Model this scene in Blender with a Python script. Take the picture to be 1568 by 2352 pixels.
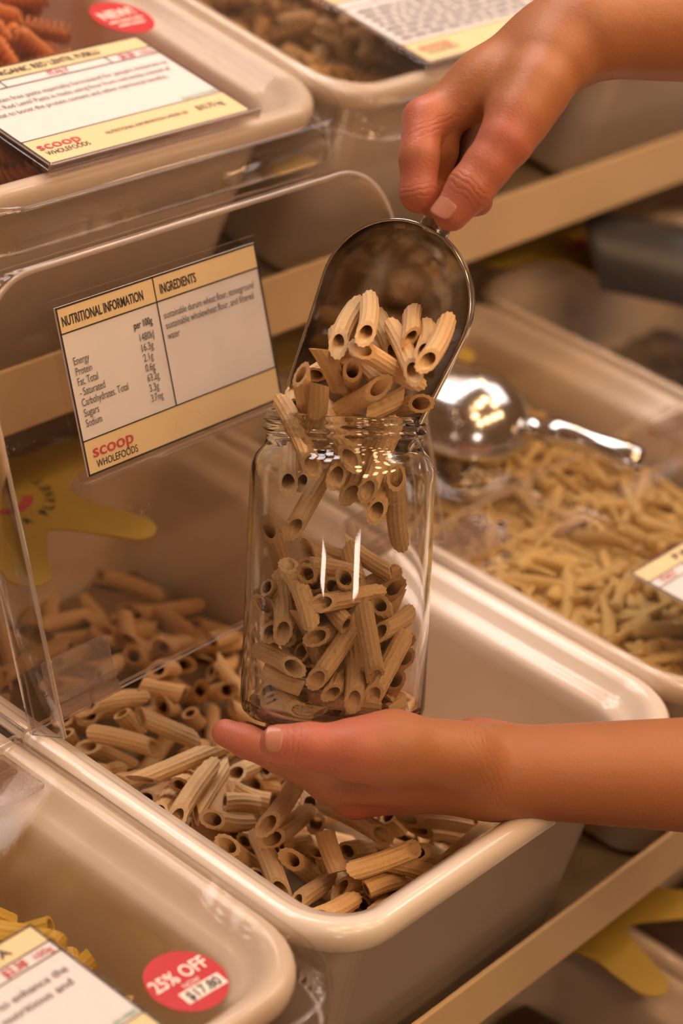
import bpy, bmesh, math, random
import numpy as np
from mathutils import Vector, Matrix

random.seed(7)
SC = bpy.context.scene
COL = SC.collection
for o in list(bpy.data.objects):
    bpy.data.objects.remove(o)

# ------------------------------------------------------------------ camera
F_PX, CX, CY = 5279.6, 784.0, 1176.0            # focal length and centre for the 1568 x 2352 frame
CAM = np.array([0.0, 0.0, 0.65])
ROT = np.array([[0.63828, -0.754087, 0.154761], [-0.303186, -0.431044, -0.84987], [0.707585, 0.495534, -0.503755]])                           # rows: camera right, down, forward in world axes
cam_data = bpy.data.cameras.new('camera')
cam = bpy.data.objects.new('camera', cam_data)
COL.objects.link(cam)
cam_data.sensor_fit = 'VERTICAL'
cam_data.sensor_height = 36.0
cam_data.lens = 36.0 * F_PX / 2352.0
m3 = Matrix([list(ROT[0]), list(-ROT[1]), list(-ROT[2])]).transposed()
cam.matrix_world = Matrix.Translation(CAM.tolist()) @ m3.to_4x4()
cam_data.dof.use_dof = True
cam_data.dof.focus_distance = 1.075
cam_data.dof.aperture_fstop = 5.4
cam_data.clip_start = 0.02
SC.camera = cam

# ------------------------------------------------------------------ light of the shop
def area(name, loc, target, sx, sy, power, col, shape='RECTANGLE'):
    d = bpy.data.lights.new(name, 'AREA')
    d.shape = shape
    d.size = sx
    d.size_y = sy
    d.energy = power
    d.color = col
    o = bpy.data.objects.new(name, d)
    o.location = loc
    o.rotation_euler = (Vector(target) - Vector(loc)).to_track_quat('-Z', 'Y').to_euler()
    COL.objects.link(o)
    return o

WARM = (1.0, 0.62, 0.32)
SOFT = (1.0, 0.895, 0.865)
w = bpy.data.worlds.new('shop')
SC.world = w
w.use_nodes = True
w.node_tree.nodes['Background'].inputs[0].default_value = (1.0, 0.47, 0.19, 1)
w.node_tree.nodes['Background'].inputs[1].default_value = 0.17
# flat ceiling fittings over the shelving and along the aisle, round downlights between them
def fitting(name, loc, yaw, sx, sy, power, col):
    o = area(name, loc, (loc[0], loc[1], 0), sx, sy, power, col)
    o.rotation_euler = (0, 0, math.radians(yaw))
    if sx == sy: o.data.shape = 'DISK'
fitting('ceiling_panel', (3.15, 0.30, 2.1), 0, 1.9, 1.5, 26, SOFT)
def tube(a, b, width, power, col):
    a, b = Vector(a), Vector(b)
    o = area('aisle_tube', (a + b) / 2, (0.75, 0.5, 0.1), (b - a).length, width, power, col)
    x = (b - a).normalized()
    z = ((a + b) / 2 - Vector((0.75, 0.5, 0.1))).normalized()
    y = z.cross(x).normalized()
    z = x.cross(y)
    o.rotation_euler = Matrix((x, y, z)).transposed().to_euler()
tube((-4.86, -0.90, 1.82), (-4.70, -1.42, 1.82), 0.40, 9, (1.0, 0.82, 0.70))
tube((-1.78, -4.55, 2.33), (-2.36, -4.18, 2.28), 0.55, 16, (1.0, 0.82, 0.70))
for i in range(5):                              # rows of round lamps above the upper shelf
    for j in range(3):
        fitting('ceiling_lamp', (0.30 + 0.42 * i + 0.1 * (j % 2), 1.10 + 0.36 * j, 1.95), 0, 0.30, 0.30, 2.9, SOFT)
for i, (x, y, z) in enumerate([(0.55, -0.05, 1.9), (1.0, 0.05, 1.9), (1.5, 0.15, 1.9), (1.25, -0.5, 1.9), (1.9, -0.35, 2.0), (2.7, 1.2, 2.1), (0.3, -0.4, 1.9), (2.4, -0.1, 2.0)]):
    area('downlight', (x, y, z), (0.85, 0.5, 0), 0.24, 0.24, 3.2, WARM, 'DISK')

for i in range(4):                              # warm fill lamps added over the aisle to brighten the bin fronts
    fitting('ceiling_lamp', (0.2 + 0.6 * i, -1.15, 1.85), 0, 0.30, 0.30, 6.0, WARM)

SC.view_settings.view_transform = 'Standard'
SC.view_settings.look = 'None'
SC.view_settings.gamma = 1.0
SC.view_settings.use_curve_mapping = False
SC.view_settings.exposure = -0.02
SC.cycles.use_denoising = True
SC.cycles.max_bounces = 9
SC.cycles.diffuse_bounces = 3
SC.cycles.glossy_bounces = 4
SC.cycles.transmission_bounces = 8
SC.cycles.transparent_max_bounces = 24
SC.cycles.use_adaptive_sampling = True
SC.cycles.adaptive_threshold = 0.1
SC.cycles.adaptive_min_samples = 12
SC.cycles.sample_clamp_indirect = 30.0

# ------------------------------------------------------------------ helpers
def cam_pt(px, py, depth):
    """camera-axes point (right, down, forward)"""
    return np.array([(px - CX) / F_PX * depth, (py - CY) / F_PX * depth, depth])

def to_world(v):
    return CAM + np.asarray(v) @ ROT

def W(px, py, depth):
    return Vector(to_world(cam_pt(px, py, depth)))

def tag(o, label=None, cat=None, group=None, kind=None):
    if label: o['label'] = label
    if cat: o['category'] = cat
    if group: o['group'] = group
    if kind: o['kind'] = kind
    return o

def empty(name, mat=None, parent=None):
    o = bpy.data.objects.new(name, None)
    o.empty_display_size = 0.02
    COL.objects.link(o)
    if parent: o.parent = parent
    if mat is not None: o.matrix_world = mat
    return o

def link(name, me, material=None, parent=None, mat=None, smooth=None):
    if material is not None and not me.materials:
        me.materials.append(material)
    if smooth is not None:
        me.polygons.foreach_set('use_smooth', [smooth] * len(me.polygons))
    o = bpy.data.objects.new(name, me)
    COL.objects.link(o)
    if parent is not None: o.parent = parent
    if mat is not None: o.matrix_basis = mat
    return o

def mesh(name, verts, faces):
    me = bpy.data.meshes.new(name)
    me.from_pydata([tuple(map(float, v)) for v in verts], [], faces)
    me.update()
    return me

def box_mesh(name, x0, x1, y0, y1, z0, z1, bevel=0.0, seg=2):
    bm = bmesh.new()
    bmesh.ops.create_cube(bm, size=1.0)
    for v in bm.verts:
        v.co = ((x0 + x1) / 2 + v.co.x * (x1 - x0), (y0 + y1) / 2 + v.co.y * (y1 - y0), (z0 + z1) / 2 + v.co.z * (z1 - z0))
    if bevel > 0:
        bmesh.ops.bevel(bm, geom=bm.edges[:], offset=bevel, segments=seg, affect='EDGES', profile=0.5)
    me = bpy.data.meshes.new(name)
    bm.to_mesh(me)
    bm.free()
    return me

def loft(name, rings, cap_first=False, cap_last=False, closed_ring=True):
    n = len(rings[0])
    verts = [p for r in rings for p in r]
    faces = []
    for i in range(len(rings) - 1):
        for j in range(n if closed_ring else n - 1):
            k = (j + 1) % n
            faces.append((i * n + j, i * n + k, (i + 1) * n + k, (i + 1) * n + j))
    if cap_first: faces.append(tuple(range(n - 1, -1, -1)))
    if cap_last: faces.append(tuple((len(rings) - 1) * n + j for j in range(n)))
    return mesh(name, verts, faces)

def round_rect(x0, x1, y0, y1, r, z, seg=8):
    pts = []
    for cx, cy, a0 in ((x1 - r, y0 + r, -90), (x1 - r, y1 - r, 0), (x0 + r, y1 - r, 90), (x0 + r, y0 + r, 180)):
        for k in range(seg + 1):
            a = math.radians(a0 + 90.0 * k / seg)
            pts.append((cx + r * math.cos(a), cy + r * math.sin(a), z))
    return pts

def lathe(name, prof, n=96):
    rings = [[(r * math.cos(2 * math.pi * j / n), r * math.sin(2 * math.pi * j / n), z) for j in range(n)] for r, z in prof]
    return loft(name, rings)

def frame(origin, x, y, z):
    m = Matrix.Identity(4)
    for i, v in enumerate((x, y, z)):
        for k in range(3): m[k][i] = v[k]
    for k in range(3): m[k][3] = origin[k]
    return m

# ------------------------------------------------------------------ materials
def new_mat(name):
    m = bpy.data.materials.new(name)
    m.use_nodes = True
    return m, m.node_tree, m.node_tree.nodes['Principled BSDF']

def plain(name, col, rough=0.5, metal=0.0, spec=0.5, sss=0.0, bump=0.0, bscale=200, var=0.0, vscale=30, coat=0.0, rnd=0.0):
    m, nt, b = new_mat(name)
    b.inputs['Base Color'].default_value = (*col, 1)
    b.inputs['Roughness'].default_value = rough
    b.inputs['Metallic'].default_value = metal
    b.inputs['Specular IOR Level'].default_value = spec
    b.inputs['Coat Weight'].default_value = coat
    b.inputs['Coat Roughness'].default_value = 0.06
    if sss:
        b.inputs['Subsurface Weight'].default_value = sss
        b.inputs['Subsurface Radius'].default_value = (0.008, 0.003, 0.0015)
        b.inputs['Subsurface Scale'].default_value = 0.6
    tc = nt.nodes.new('ShaderNodeTexCoord')
    if var or rnd:
        n = nt.nodes.new('ShaderNodeTexNoise')
        n.inputs['Scale'].default_value = vscale
        n.inputs['Detail'].default_value = 5
        nt.links.new(tc.outputs['Object'], n.inputs['Vector'])
        mul = nt.nodes.new('ShaderNodeMath'); mul.operation = 'MULTIPLY_ADD'
        mul.inputs[1].default_value = 2 * var
        mul.inputs[2].default_value = 1 - var
        nt.links.new(n.outputs['Fac'], mul.inputs[0])
        val = mul.outputs[0]
        if rnd:
            oi = nt.nodes.new('ShaderNodeObjectInfo')
            m2 = nt.nodes.new('ShaderNodeMath'); m2.operation = 'MULTIPLY_ADD'
            m2.inputs[1].default_value = 2 * rnd
            m2.inputs[2].default_value = 1 - rnd
            nt.links.new(oi.outputs['Random'], m2.inputs[0])
            m3_ = nt.nodes.new('ShaderNodeMath'); m3_.operation = 'MULTIPLY'
            nt.links.new(val, m3_.inputs[0]); nt.links.new(m2.outputs[0], m3_.inputs[1])
            val = m3_.outputs[0]
        hsv = nt.nodes.new('ShaderNodeHueSaturation')
        hsv.inputs['Color'].default_value = (*col, 1)
        nt.links.new(val, hsv.inputs['Value'])
        nt.links.new(hsv.outputs[0], b.inputs['Base Color'])
    if bump:
        n = nt.nodes.new('ShaderNodeTexNoise')
        n.inputs['Scale'].default_value = bscale
        n.inputs['Detail'].default_value = 4
        nt.links.new(tc.outputs['Object'], n.inputs['Vector'])
        bp = nt.nodes.new('ShaderNodeBump')
        bp.inputs['Strength'].default_value = bump
        bp.inputs['Distance'].default_value = 0.001
        nt.links.new(n.outputs['Fac'], bp.inputs['Height'])
        nt.links.new(bp.outputs[0], b.inputs['Normal'])
    return m

def clear(name, tint, ior=1.45, rough=0.02, boost=1.0, haze=0.0, hcol=(0.8, 0.7, 0.6)):
    """thin clear sheet: light passes straight through, the faces mirror by Fresnel"""
    m = bpy.data.materials.new(name)
    m.use_nodes = True
    nt = m.node_tree
    nt.nodes.clear()
    out = nt.nodes.new('ShaderNodeOutputMaterial')
    tr = nt.nodes.new('ShaderNodeBsdfTransparent'); tr.inputs[0].default_value = (*tint, 1)
    gl = nt.nodes.new('ShaderNodeBsdfGlossy'); gl.inputs['Roughness'].default_value = rough
    gl.inputs[0].default_value = (1, 1, 1, 1)
    # Schlick reflectance, the same from both faces of the sheet
    lw = nt.nodes.new('ShaderNodeLayerWeight'); lw.inputs[0].default_value = 0.5
    pw = nt.nodes.new('ShaderNodeMath'); pw.operation = 'POWER'; pw.inputs[1].default_value = 5.0
    nt.links.new(lw.outputs['Facing'], pw.inputs[0])
    f0 = ((ior - 1) / (ior + 1)) ** 2 * boost
    mu = nt.nodes.new('ShaderNodeMath'); mu.operation = 'MULTIPLY_ADD'; mu.use_clamp = True
    mu.inputs[1].default_value = 1 - f0; mu.inputs[2].default_value = f0
    nt.links.new(pw.outputs[0], mu.inputs[0])
    mx = nt.nodes.new('ShaderNodeMixShader')
    nt.links.new(mu.outputs[0], mx.inputs[0])
    base = tr.outputs[0]
    if haze:
        df = nt.nodes.new('ShaderNodeBsdfDiffuse'); df.inputs[0].default_value = (*hcol, 1)
        m2 = nt.nodes.new('ShaderNodeMixShader'); m2.inputs[0].default_value = haze
        nt.links.new(tr.outputs[0], m2.inputs[1]); nt.links.new(df.outputs[0], m2.inputs[2])
        base = m2.outputs[0]
    nt.links.new(base, mx.inputs[1]); nt.links.new(gl.outputs[0], mx.inputs[2])
    nt.links.new(mx.outputs[0], out.inputs[0])
    return m

M = dict(
    white=plain('white_plastic', (0.80, 0.695, 0.595), 0.2, spec=0.5, sss=0.0, coat=0.35),
    shelf=plain('cream_shelf_paint', (0.70, 0.52, 0.30), 0.45, var=0.05, vscale=8),
    board=plain('shelf_board', (0.28, 0.21, 0.14), 0.6, var=0.08, vscale=10),
    wall=plain('brown_light_blocker', (0.20, 0.13, 0.08), 0.8, var=0.1, vscale=4),  # for the unseen light-blocking panel behind the shelves
    lid=clear('clear_acrylic_lid', (0.945, 0.925, 0.90), 1.42, 0.03, 0.85, 0.006),
    lid_edge=clear('acrylic_edge', (0.78, 0.70, 0.64), 1.5, 0.08, 1.2, 0.42, (0.92, 0.80, 0.72)),
    sleeve=clear('clear_sleeve', (0.985, 0.975, 0.965), 1.42, 0.03, 0.8),
    hinge=clear('clear_hinge', (0.84, 0.78, 0.74), 1.5, 0.06, 2.2, 0.09, (0.9, 0.78, 0.70)),
    glass=plain('jar_glass', (1, 1, 1), 0.0),
    metal=plain('scoop_aluminium', (0.66, 0.63, 0.60), 0.17, 1.0, var=0.16, vscale=60, bump=0.05, bscale=120),
    darkmetal=plain('dark_plastic_scoop', (0.035, 0.033, 0.036), 0.35),
    handle=plain('worn_metal_handle', (0.40, 0.37, 0.35), 0.24, 1.0, var=0.2, vscale=80),
    paper=plain('white_card', (0.74, 0.68, 0.655), 0.6),
    cream=plain('cream_card_band', (0.78, 0.59, 0.32), 0.6),
    ink=plain('black_ink', (0.035, 0.03, 0.03), 0.7),
    grey=plain('grey_ink', (0.13, 0.115, 0.11), 0.7),
    redink=plain('red_ink', (0.56, 0.07, 0.08), 0.7),
    greenink=plain('green_ink', (0.10, 0.33, 0.15), 0.7),
    redsticker=plain('red_sticker', (0.52, 0.03, 0.032), 0.5, spec=0.3, bump=0.25, bscale=90, coat=0.08),
    stickerwhite=plain('sticker_white', (0.85, 0.74, 0.64), 0.3),
    yellow=plain('yellow_card', (0.55, 0.37, 0.06), 0.55),
    nail=plain('fingernail', (0.52, 0.22, 0.145), 0.25, sss=0.1),
    penne=plain('wholewheat_pasta', (0.77, 0.51, 0.255), 0.62, spec=0.3, var=0.16, vscale=700, bump=0.35, bscale=1500, rnd=0.13),
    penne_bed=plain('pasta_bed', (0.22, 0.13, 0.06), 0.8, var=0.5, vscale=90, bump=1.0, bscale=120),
    yellowpenne=plain('corn_pasta', (0.62, 0.40, 0.04), 0.5, var=0.12, vscale=500, rnd=0.1),
    pale=plain('pale_pasta', (0.62, 0.42, 0.14), 0.55, var=0.12, vscale=400, rnd=0.13),
    pale_bed=plain('pale_pasta_bed', (0.58, 0.39, 0.13), 0.8, var=0.25, vscale=90, bump=1.0, bscale=120),
    orange=plain('red_lentil_pasta', (0.66, 0.19, 0.03), 0.5, var=0.15, vscale=300, rnd=0.2),
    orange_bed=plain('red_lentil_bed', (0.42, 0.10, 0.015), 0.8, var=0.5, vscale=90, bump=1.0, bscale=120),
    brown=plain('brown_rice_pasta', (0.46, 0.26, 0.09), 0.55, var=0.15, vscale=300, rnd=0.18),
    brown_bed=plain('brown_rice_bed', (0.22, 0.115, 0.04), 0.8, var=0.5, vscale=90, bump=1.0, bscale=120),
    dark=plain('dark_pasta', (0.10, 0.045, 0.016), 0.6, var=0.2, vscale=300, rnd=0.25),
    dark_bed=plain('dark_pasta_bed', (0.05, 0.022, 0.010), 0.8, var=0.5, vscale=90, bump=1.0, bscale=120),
)

def skin_mat():
    m, nt, b = new_mat('skin')
    tc = nt.nodes.new('ShaderNodeTexCoord')
    n = nt.nodes.new('ShaderNodeTexNoise'); n.inputs['Scale'].default_value = 28; n.inputs['Detail'].default_value = 4
    nt.links.new(tc.outputs['Object'], n.inputs['Vector'])
    at = nt.nodes.new('ShaderNodeAttribute'); at.attribute_name = 'flush'
    cr = nt.nodes.new('ShaderNodeMix'); cr.data_type = 'RGBA'
    cr.inputs[6].default_value = (0.46, 0.185, 0.082, 1)
    cr.inputs[7].default_value = (0.54, 0.17, 0.105, 1)
    nt.links.new(at.outputs['Fac'], cr.inputs[0])
    ad = nt.nodes.new('ShaderNodeMath'); ad.operation = 'MULTIPLY_ADD'; ad.inputs[1].default_value = 0.17; ad.inputs[2].default_value = 0.88
    nt.links.new(n.outputs['Fac'], ad.inputs[0])
    # a few small moles
    v = nt.nodes.new('ShaderNodeTexVoronoi'); v.inputs['Scale'].default_value = 40
    nt.links.new(tc.outputs['Object'], v.inputs['Vector'])
    rp = nt.nodes.new('ShaderNodeValToRGB')
    rp.color_ramp.elements[0].position = 0.012; rp.color_ramp.elements[0].color = (0.42, 0.42, 0.42, 1)
    rp.color_ramp.elements[1].position = 0.034; rp.color_ramp.elements[1].color = (1, 1, 1, 1)
    nt.links.new(v.outputs['Distance'], rp.inputs[0])
    ml = nt.nodes.new('ShaderNodeMath'); ml.operation = 'MULTIPLY'
    nt.links.new(ad.outputs[0], ml.inputs[0]); nt.links.new(rp.outputs[0], ml.inputs[1])
    hs = nt.nodes.new('ShaderNodeHueSaturation')
    nt.links.new(cr.outputs[2], hs.inputs['Color']); nt.links.new(ml.outputs[0], hs.inputs['Value'])
    nt.links.new(hs.outputs[0], b.inputs['Base Color'])
    b.inputs['Roughness'].default_value = 0.46
    b.inputs['Specular IOR Level'].default_value = 0.35
    b.inputs['Subsurface Weight'].default_value = 0.10
    b.inputs['Subsurface Radius'].default_value = (0.009, 0.0032, 0.0016)
    b.inputs['Subsurface Scale'].default_value = 0.5
    n2 = nt.nodes.new('ShaderNodeTexVoronoi'); n2.inputs['Scale'].default_value = 900
    nt.links.new(tc.outputs['Object'], n2.inputs['Vector'])
    n3 = nt.nodes.new('ShaderNodeTexNoise'); n3.inputs['Scale'].default_value = 140; n3.inputs['Detail'].default_value = 6
    nt.links.new(tc.outputs['Object'], n3.inputs['Vector'])
    ad2 = nt.nodes.new('ShaderNodeMath'); ad2.operation = 'MULTIPLY_ADD'; ad2.inputs[1].default_value = 0.3
    nt.links.new(n2.outputs['Distance'], ad2.inputs[0]); nt.links.new(n3.outputs['Fac'], ad2.inputs[2])
    bp = nt.nodes.new('ShaderNodeBump'); bp.inputs['Strength'].default_value = 0.22; bp.inputs['Distance'].default_value = 0.0012
    al = nt.nodes.new('ShaderNodeAttribute'); al.attribute_name = 'along'
    ck = nt.nodes.new('ShaderNodeAttribute'); ck.attribute_name = 'crease'
    ph_ = nt.nodes.new('ShaderNodeMath'); ph_.operation = 'MULTIPLY_ADD'; ph_.inputs[1].default_value = 7.0
    nt.links.new(n3.outputs['Fac'], ph_.inputs[0])
    fq = nt.nodes.new('ShaderNodeMath'); fq.operation = 'MULTIPLY'; fq.inputs[1].default_value = 1150.0
    nt.links.new(al.outputs['Fac'], fq.inputs[0]); nt.links.new(fq.outputs[0], ph_.inputs[2])
    sn_ = nt.nodes.new('ShaderNodeMath'); sn_.operation = 'SINE'; nt.links.new(ph_.outputs[0], sn_.inputs[0])
    ab = nt.nodes.new('ShaderNodeMath'); ab.operation = 'ABSOLUTE'; nt.links.new(sn_.outputs[0], ab.inputs[0])
    sq = nt.nodes.new('ShaderNodeMath'); sq.operation = 'POWER'; sq.inputs[1].default_value = 0.5; nt.links.new(ab.outputs[0], sq.inputs[0])
    mk = nt.nodes.new('ShaderNodeMath'); mk.operation = 'MULTIPLY'; nt.links.new(sq.outputs[0], mk.inputs[0]); nt.links.new(ck.outputs['Fac'], mk.inputs[1])
    bp0 = nt.nodes.new('ShaderNodeBump'); bp0.inputs['Strength'].default_value = 0.32; bp0.inputs['Distance'].default_value = 0.0011
    nt.links.new(mk.outputs[0], bp0.inputs['Height']); nt.links.new(bp0.outputs[0], bp.inputs['Normal'])
    nt.links.new(ad2.outputs[0], bp.inputs['Height']); nt.links.new(bp.outputs[0], b.inputs['Normal'])
    return m
M['skin'] = skin_mat()
_g = M['glass'].node_tree.nodes['Principled BSDF']
_g.inputs['Transmission Weight'].default_value = 1.0
_g.inputs['IOR'].default_value = 1.47
_g.inputs['Base Color'].default_value = (1.0, 0.998, 0.99, 1)
_g.inputs['Roughness'].default_value = 0.0

# ------------------------------------------------------------------ shelving
P_X, DEP, FL = 0.2937, 0.41, 0.2047           # bin pitch, bin depth, flap length
X0, YF = 0.6317, 0.393                        # front corner of the open bin's footprint
TILT = math.radians(6.8)

def shelf(name, label, y, ztop, h, x0, x1, tilt=0.0, depth=0.44):
    e = empty(name, Matrix.Translation((x0, y, ztop)))
    tag(e, label, 'shelf')
    link('front_strip', box_mesh('strip', 0, x1 - x0, 0, 0.003, -h, 0, 0.001), M['shelf'], e)
    b = link('shelf_board', box_mesh('board', 0, x1 - x0, 0.0034, depth, -h - 0.0030, -h, 0.0005), M['board'], e)
    b.rotation_euler.x = 0
    return e
shelf('shelf', 'cream shelf edge under the open penne bin', YF + 0.021, -0.111, 0.0385, -0.1, 2.2)
up = shelf('shelf', 'cream shelf edge under the orange and brown pasta bins', 0.74, 0.0945, 0.040, 0.2, 2.6, depth=0.02)
link('shelf_board', box_mesh('board', 0, 2.4, 0.004, 0.44, -0.0430, -0.0400, 0.0005), M['board'], up).rotation_euler.x = TILT
low = shelf('shelf', 'lower shelf almost hidden under the dark bins', 0.114, -0.316, 0.0385, -0.1, 2.2)
link('light_blocker', box_mesh('light_blocker', -0.8, 2.6, 0.52, 0.55, -0.8, 0.55), M['wall'], up)  # unseen panel, added to stop light from behind reaching under the shelves

# ------------------------------------------------------------------ bins with clear two-part lids
TUB = [(0.046, 0.046, -0.148), (0.0415, 0.0415, -0.1465), (0.0400, 0.0400, -0.1440), (0.0275, 0.0285, -0.0190), (0.0260, 0.0270, -0.0172), (0.0070, 0.0135, -0.0170), (0.0047, 0.0112, -0.0162),
       (0.0037, 0.0102, -0.0142), (0.0035, 0.0100, -0.0102), (0.0043, 0.0108, -0.0066), (0.0066, 0.0131, -0.0040), (0.0100, 0.0165, -0.0030), (0.0132, 0.0195, -0.0038), (0.0165, 0.0225, -0.0064),
       (0.0195, 0.0250, -0.0098), (0.0240, 0.0270, -0.0128), (0.0290, 0.0290, -0.0150), (0.0310, 0.0305, -0.0180), (0.0320, 0.0320, -0.0260),
       (0.0375, 0.0375, -0.0800), (0.0435, 0.0435, -0.1360), (0.0460, 0.0460, -0.1420), (0.0520, 0.0520, -0.1445)]
TUB_ME = loft('tub', [round_rect(ux - 0.0023, P_X - ux + 0.0023, uy, DEP - uy, max(0.044 - uy * 0.6, 0.01), z, 10) for ux, uy, z in TUB], True, True)
TUB_ME.materials.append(M['white'])
TUB_ME.polygons.foreach_set('use_smooth', [True] * len(TUB_ME.polygons))

def tray(name, w, l, r, lip, fil=0.0045, back_at=0.0):
    """lid panel: x 0..w, from the hinge (y=0) to y=-l, lip turned down on three sides"""
    path = [((0.0, 0.0), (1, 0))]
    for cx, cy, a0 in ((r, -l + r, 180), (w - r, -l + r, 270)):
        for k in range(13):
            a = math.radians(a0 + 90 * k / 12)
            path.append(((cx + r * math.cos(a), cy + r * math.sin(a)), (-math.cos(a), -math.sin(a))))
    path.append(((w, 0.0), (-1, 0)))
    prof = [(fil, 0.0), (fil * 0.45, -fil * 0.12), (fil * 0.12, -fil * 0.45), (0, -fil), (0.0004, -lip)]
    rings = [[(x + nx * u, y + ny * u, z) for (x, y), (nx, ny) in path] for u, z in prof]
    n = len(path)
    verts = [p for rg in rings for p in rg]
    faces = [tuple(range(n))]
    for i in range(len(prof) - 1):
        for j in range(n - 1):
            faces.append((i * n + j, (i + 1) * n + j, (i + 1) * n + j + 1, i * n + j + 1))
    me = mesh(name, verts, faces)
    bm = bmesh.new(); bm.from_mesh(me)
    bmesh.ops.recalc_face_normals(bm, faces=bm.faces)
    if [f for f in bm.faces if len(f.verts) == n][0].normal.z < 0:
        bmesh.ops.reverse_faces(bm, faces=bm.faces)
    bm.to_mesh(me); bm.free()
    me.materials.append(M['lid']); me.materials.append(M['lid_edge'])
    me.polygons.foreach_set('use_smooth', [len(p.vertices) < n for p in me.polygons])
    return me

LW = P_X - 0.0016
OVER = 0.008                                  # the flap reaches this far over the front rim
FLAP_ME = tray('flap', LW, FL + OVER, 0.038, 0.025)
REAR_ME = tray('rear_lid', LW, DEP - FL - 0.004, 0.038, 0.025)

def hinge_mesh():
    bm = bmesh.new()
    for (x0, x1, y0, y1, z0, z1) in ((0, 0.042, -0.030, -0.0012, -0.0062, -0.0028), (0, 0.042, -0.0125, -0.0095, -0.0085, -0.0060),
                                     (0.000, 0.021, -0.0085, -0.001, -0.0092, -0.0060), (0.023, 0.042, -0.0075, -0.001, -0.0080, -0.0060)):
        g = bmesh.ops.create_cube(bm, size=1.0)['verts']
        for v in g:
            v.co = ((x0 + x1) / 2 + v.co.x * (x1 - x0), (y0 + y1) / 2 + v.co.y * (y1 - y0), (z0 + z1) / 2 + v.co.z * (z1 - z0))
    bmesh.ops.bevel(bm, geom=bm.edges[:], offset=0.0007, segments=2, affect='EDGES')
    me = bpy.data.meshes.new('hinge'); bm.to_mesh(me); bm.free()
    me.materials.append(M['hinge'])
    return me
HINGE_ME = hinge_mesh()

def solid(o, t):
    s = o.modifiers.new('thickness', 'SOLIDIFY')
    s.thickness = t; s.offset = -1; s.material_offset_rim = 1
    return o

def bulk_bin(label, loc, tilt=0.0, open_deg=0.0, lids=True):
    e = empty('bulk_bin', Matrix.Translation(loc) @ Matrix.Rotation(tilt, 4, 'X'))
    tag(e, label, 'bin', 'white bulk food bins')
    link('tub', TUB_ME, None, e)
    if not lids: return e, None
    r = solid(link('rear_lid', REAR_ME, None, e), 0.0025)
    r.matrix_basis = Matrix.Translation((0.0008 + LW, FL + 0.002, 0)) @ Matrix.Rotation(math.pi, 4, 'Z')
    f = solid(link('flap', FLAP_ME, None, e), 0.0028)
    f.matrix_basis = Matrix.Translation((0.0008, FL - 0.001, 0)) @ Matrix.Rotation(-math.radians(open_deg), 4, 'X')
    for hx in (0.014, LW - 0.056):
        link('hinge', HINGE_ME, None, f, Matrix.Translation((hx, 0, 0)))
    return e, f

UPC = Vector((0.97 - P_X, 0.716, 0.205))       # front corner of the orange-pasta bin on the upper shelf
b_open, flap_open = bulk_bin('white bin of wholewheat penne with its clear lid raised', (X0, YF, 0), 0, 114.0)
b_pale, _ = bulk_bin('white bin of pale pasta with a metal scoop lying on its lid', (X0 + P_X, YF, 0))
b_dark, _ = bulk_bin('white bin of dark pasta with a dark scoop on its lid', (X0 + 2 * P_X, YF, 0))
b_yel, _ = bulk_bin('white bin of yellow pasta with a red discount sticker on its lid', (X0 - P_X, YF, 0))
b_ora, _ = bulk_bin('white bin of orange fusilli with a red NEW sticker on its lid', UPC, TILT)
b_bro, _ = bulk_bin('white bin of brown pasta on the upper shelf behind the scooping hand', UPC + Vector((P_X, 0, 0)), TILT)
b_far, _ = bulk_bin('white bin at the end of the upper shelf beyond the wrist', UPC + Vector((2 * P_X, 0, 0)), TILT)
LOWZ, LOWY = -0.205, 0.093
b_low = []
for k in range(-1, 2):
    b_low.append(bulk_bin(['lower white bin of dark food beneath the yellow pasta bin', 'lower white bin of dark food beneath the open penne bin',
                           'lower white bin of dark food beneath the pale pasta bin'][k + 1], (X0 + k * P_X + 0.05, LOWY, LOWZ))[0])

# ------------------------------------------------------------------ printed cards and stickers
def text_mesh(s, bold=0.0):
    c = bpy.data.curves.new('lettering', 'FONT')
    c.body = s
    c.size = 1.0
    c.offset = bold
    c.resolution_u = 3
    o = bpy.data.objects.new('lettering', c)
    me = bpy.data.meshes.new_from_object(o)
    bpy.data.objects.remove(o); bpy.data.curves.remove(c)
    return me

def fit_text(parent, s, u0, u1, v, cap, z, mat, bold=0.0, name='lettering', shear=0.0, aspect=0.72):
    """text from u0 with capital height cap on baseline v; stretched to end at u1 when given"""
    me = text_mesh(s, bold)
    co = np.empty(len(me.vertices) * 3); me.vertices.foreach_get('co', co); co = co.reshape(-1, 3)
    k = cap / 0.70
    mn, mx_ = co[:, 0].min(), co[:, 0].max()
    kx = k * aspect if u1 is None else (u1 - u0) / (mx_ - mn)
    co[:, 0] = u0 + (co[:, 0] - mn) * kx
    co[:, 1] = v + co[:, 1] * k
    co[:, 2] = z
    me.vertices.foreach_set('co', co.ravel()); me.update()
    me.materials.append(mat)
    return link(name, me, None, parent)

def quad(parent, name, u0, u1, v0, v1, z, mat, t=0.0001):
    return link(name, box_mesh(name, u0, u1, v0, v1, z - t, z), mat, parent)

def scoop_logo(e, u, v, w, z):
    fit_text(e, 'scoop', u, u + w, v + 0.0052, 0.0062, z, M['redink'], 0.012, 'logo')
    fit_text(e, 'WHOLEFOODS', u + 0.001, u + w + 0.0015, v, 0.0036, z, M['ink'], 0.0, 'logo')

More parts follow.
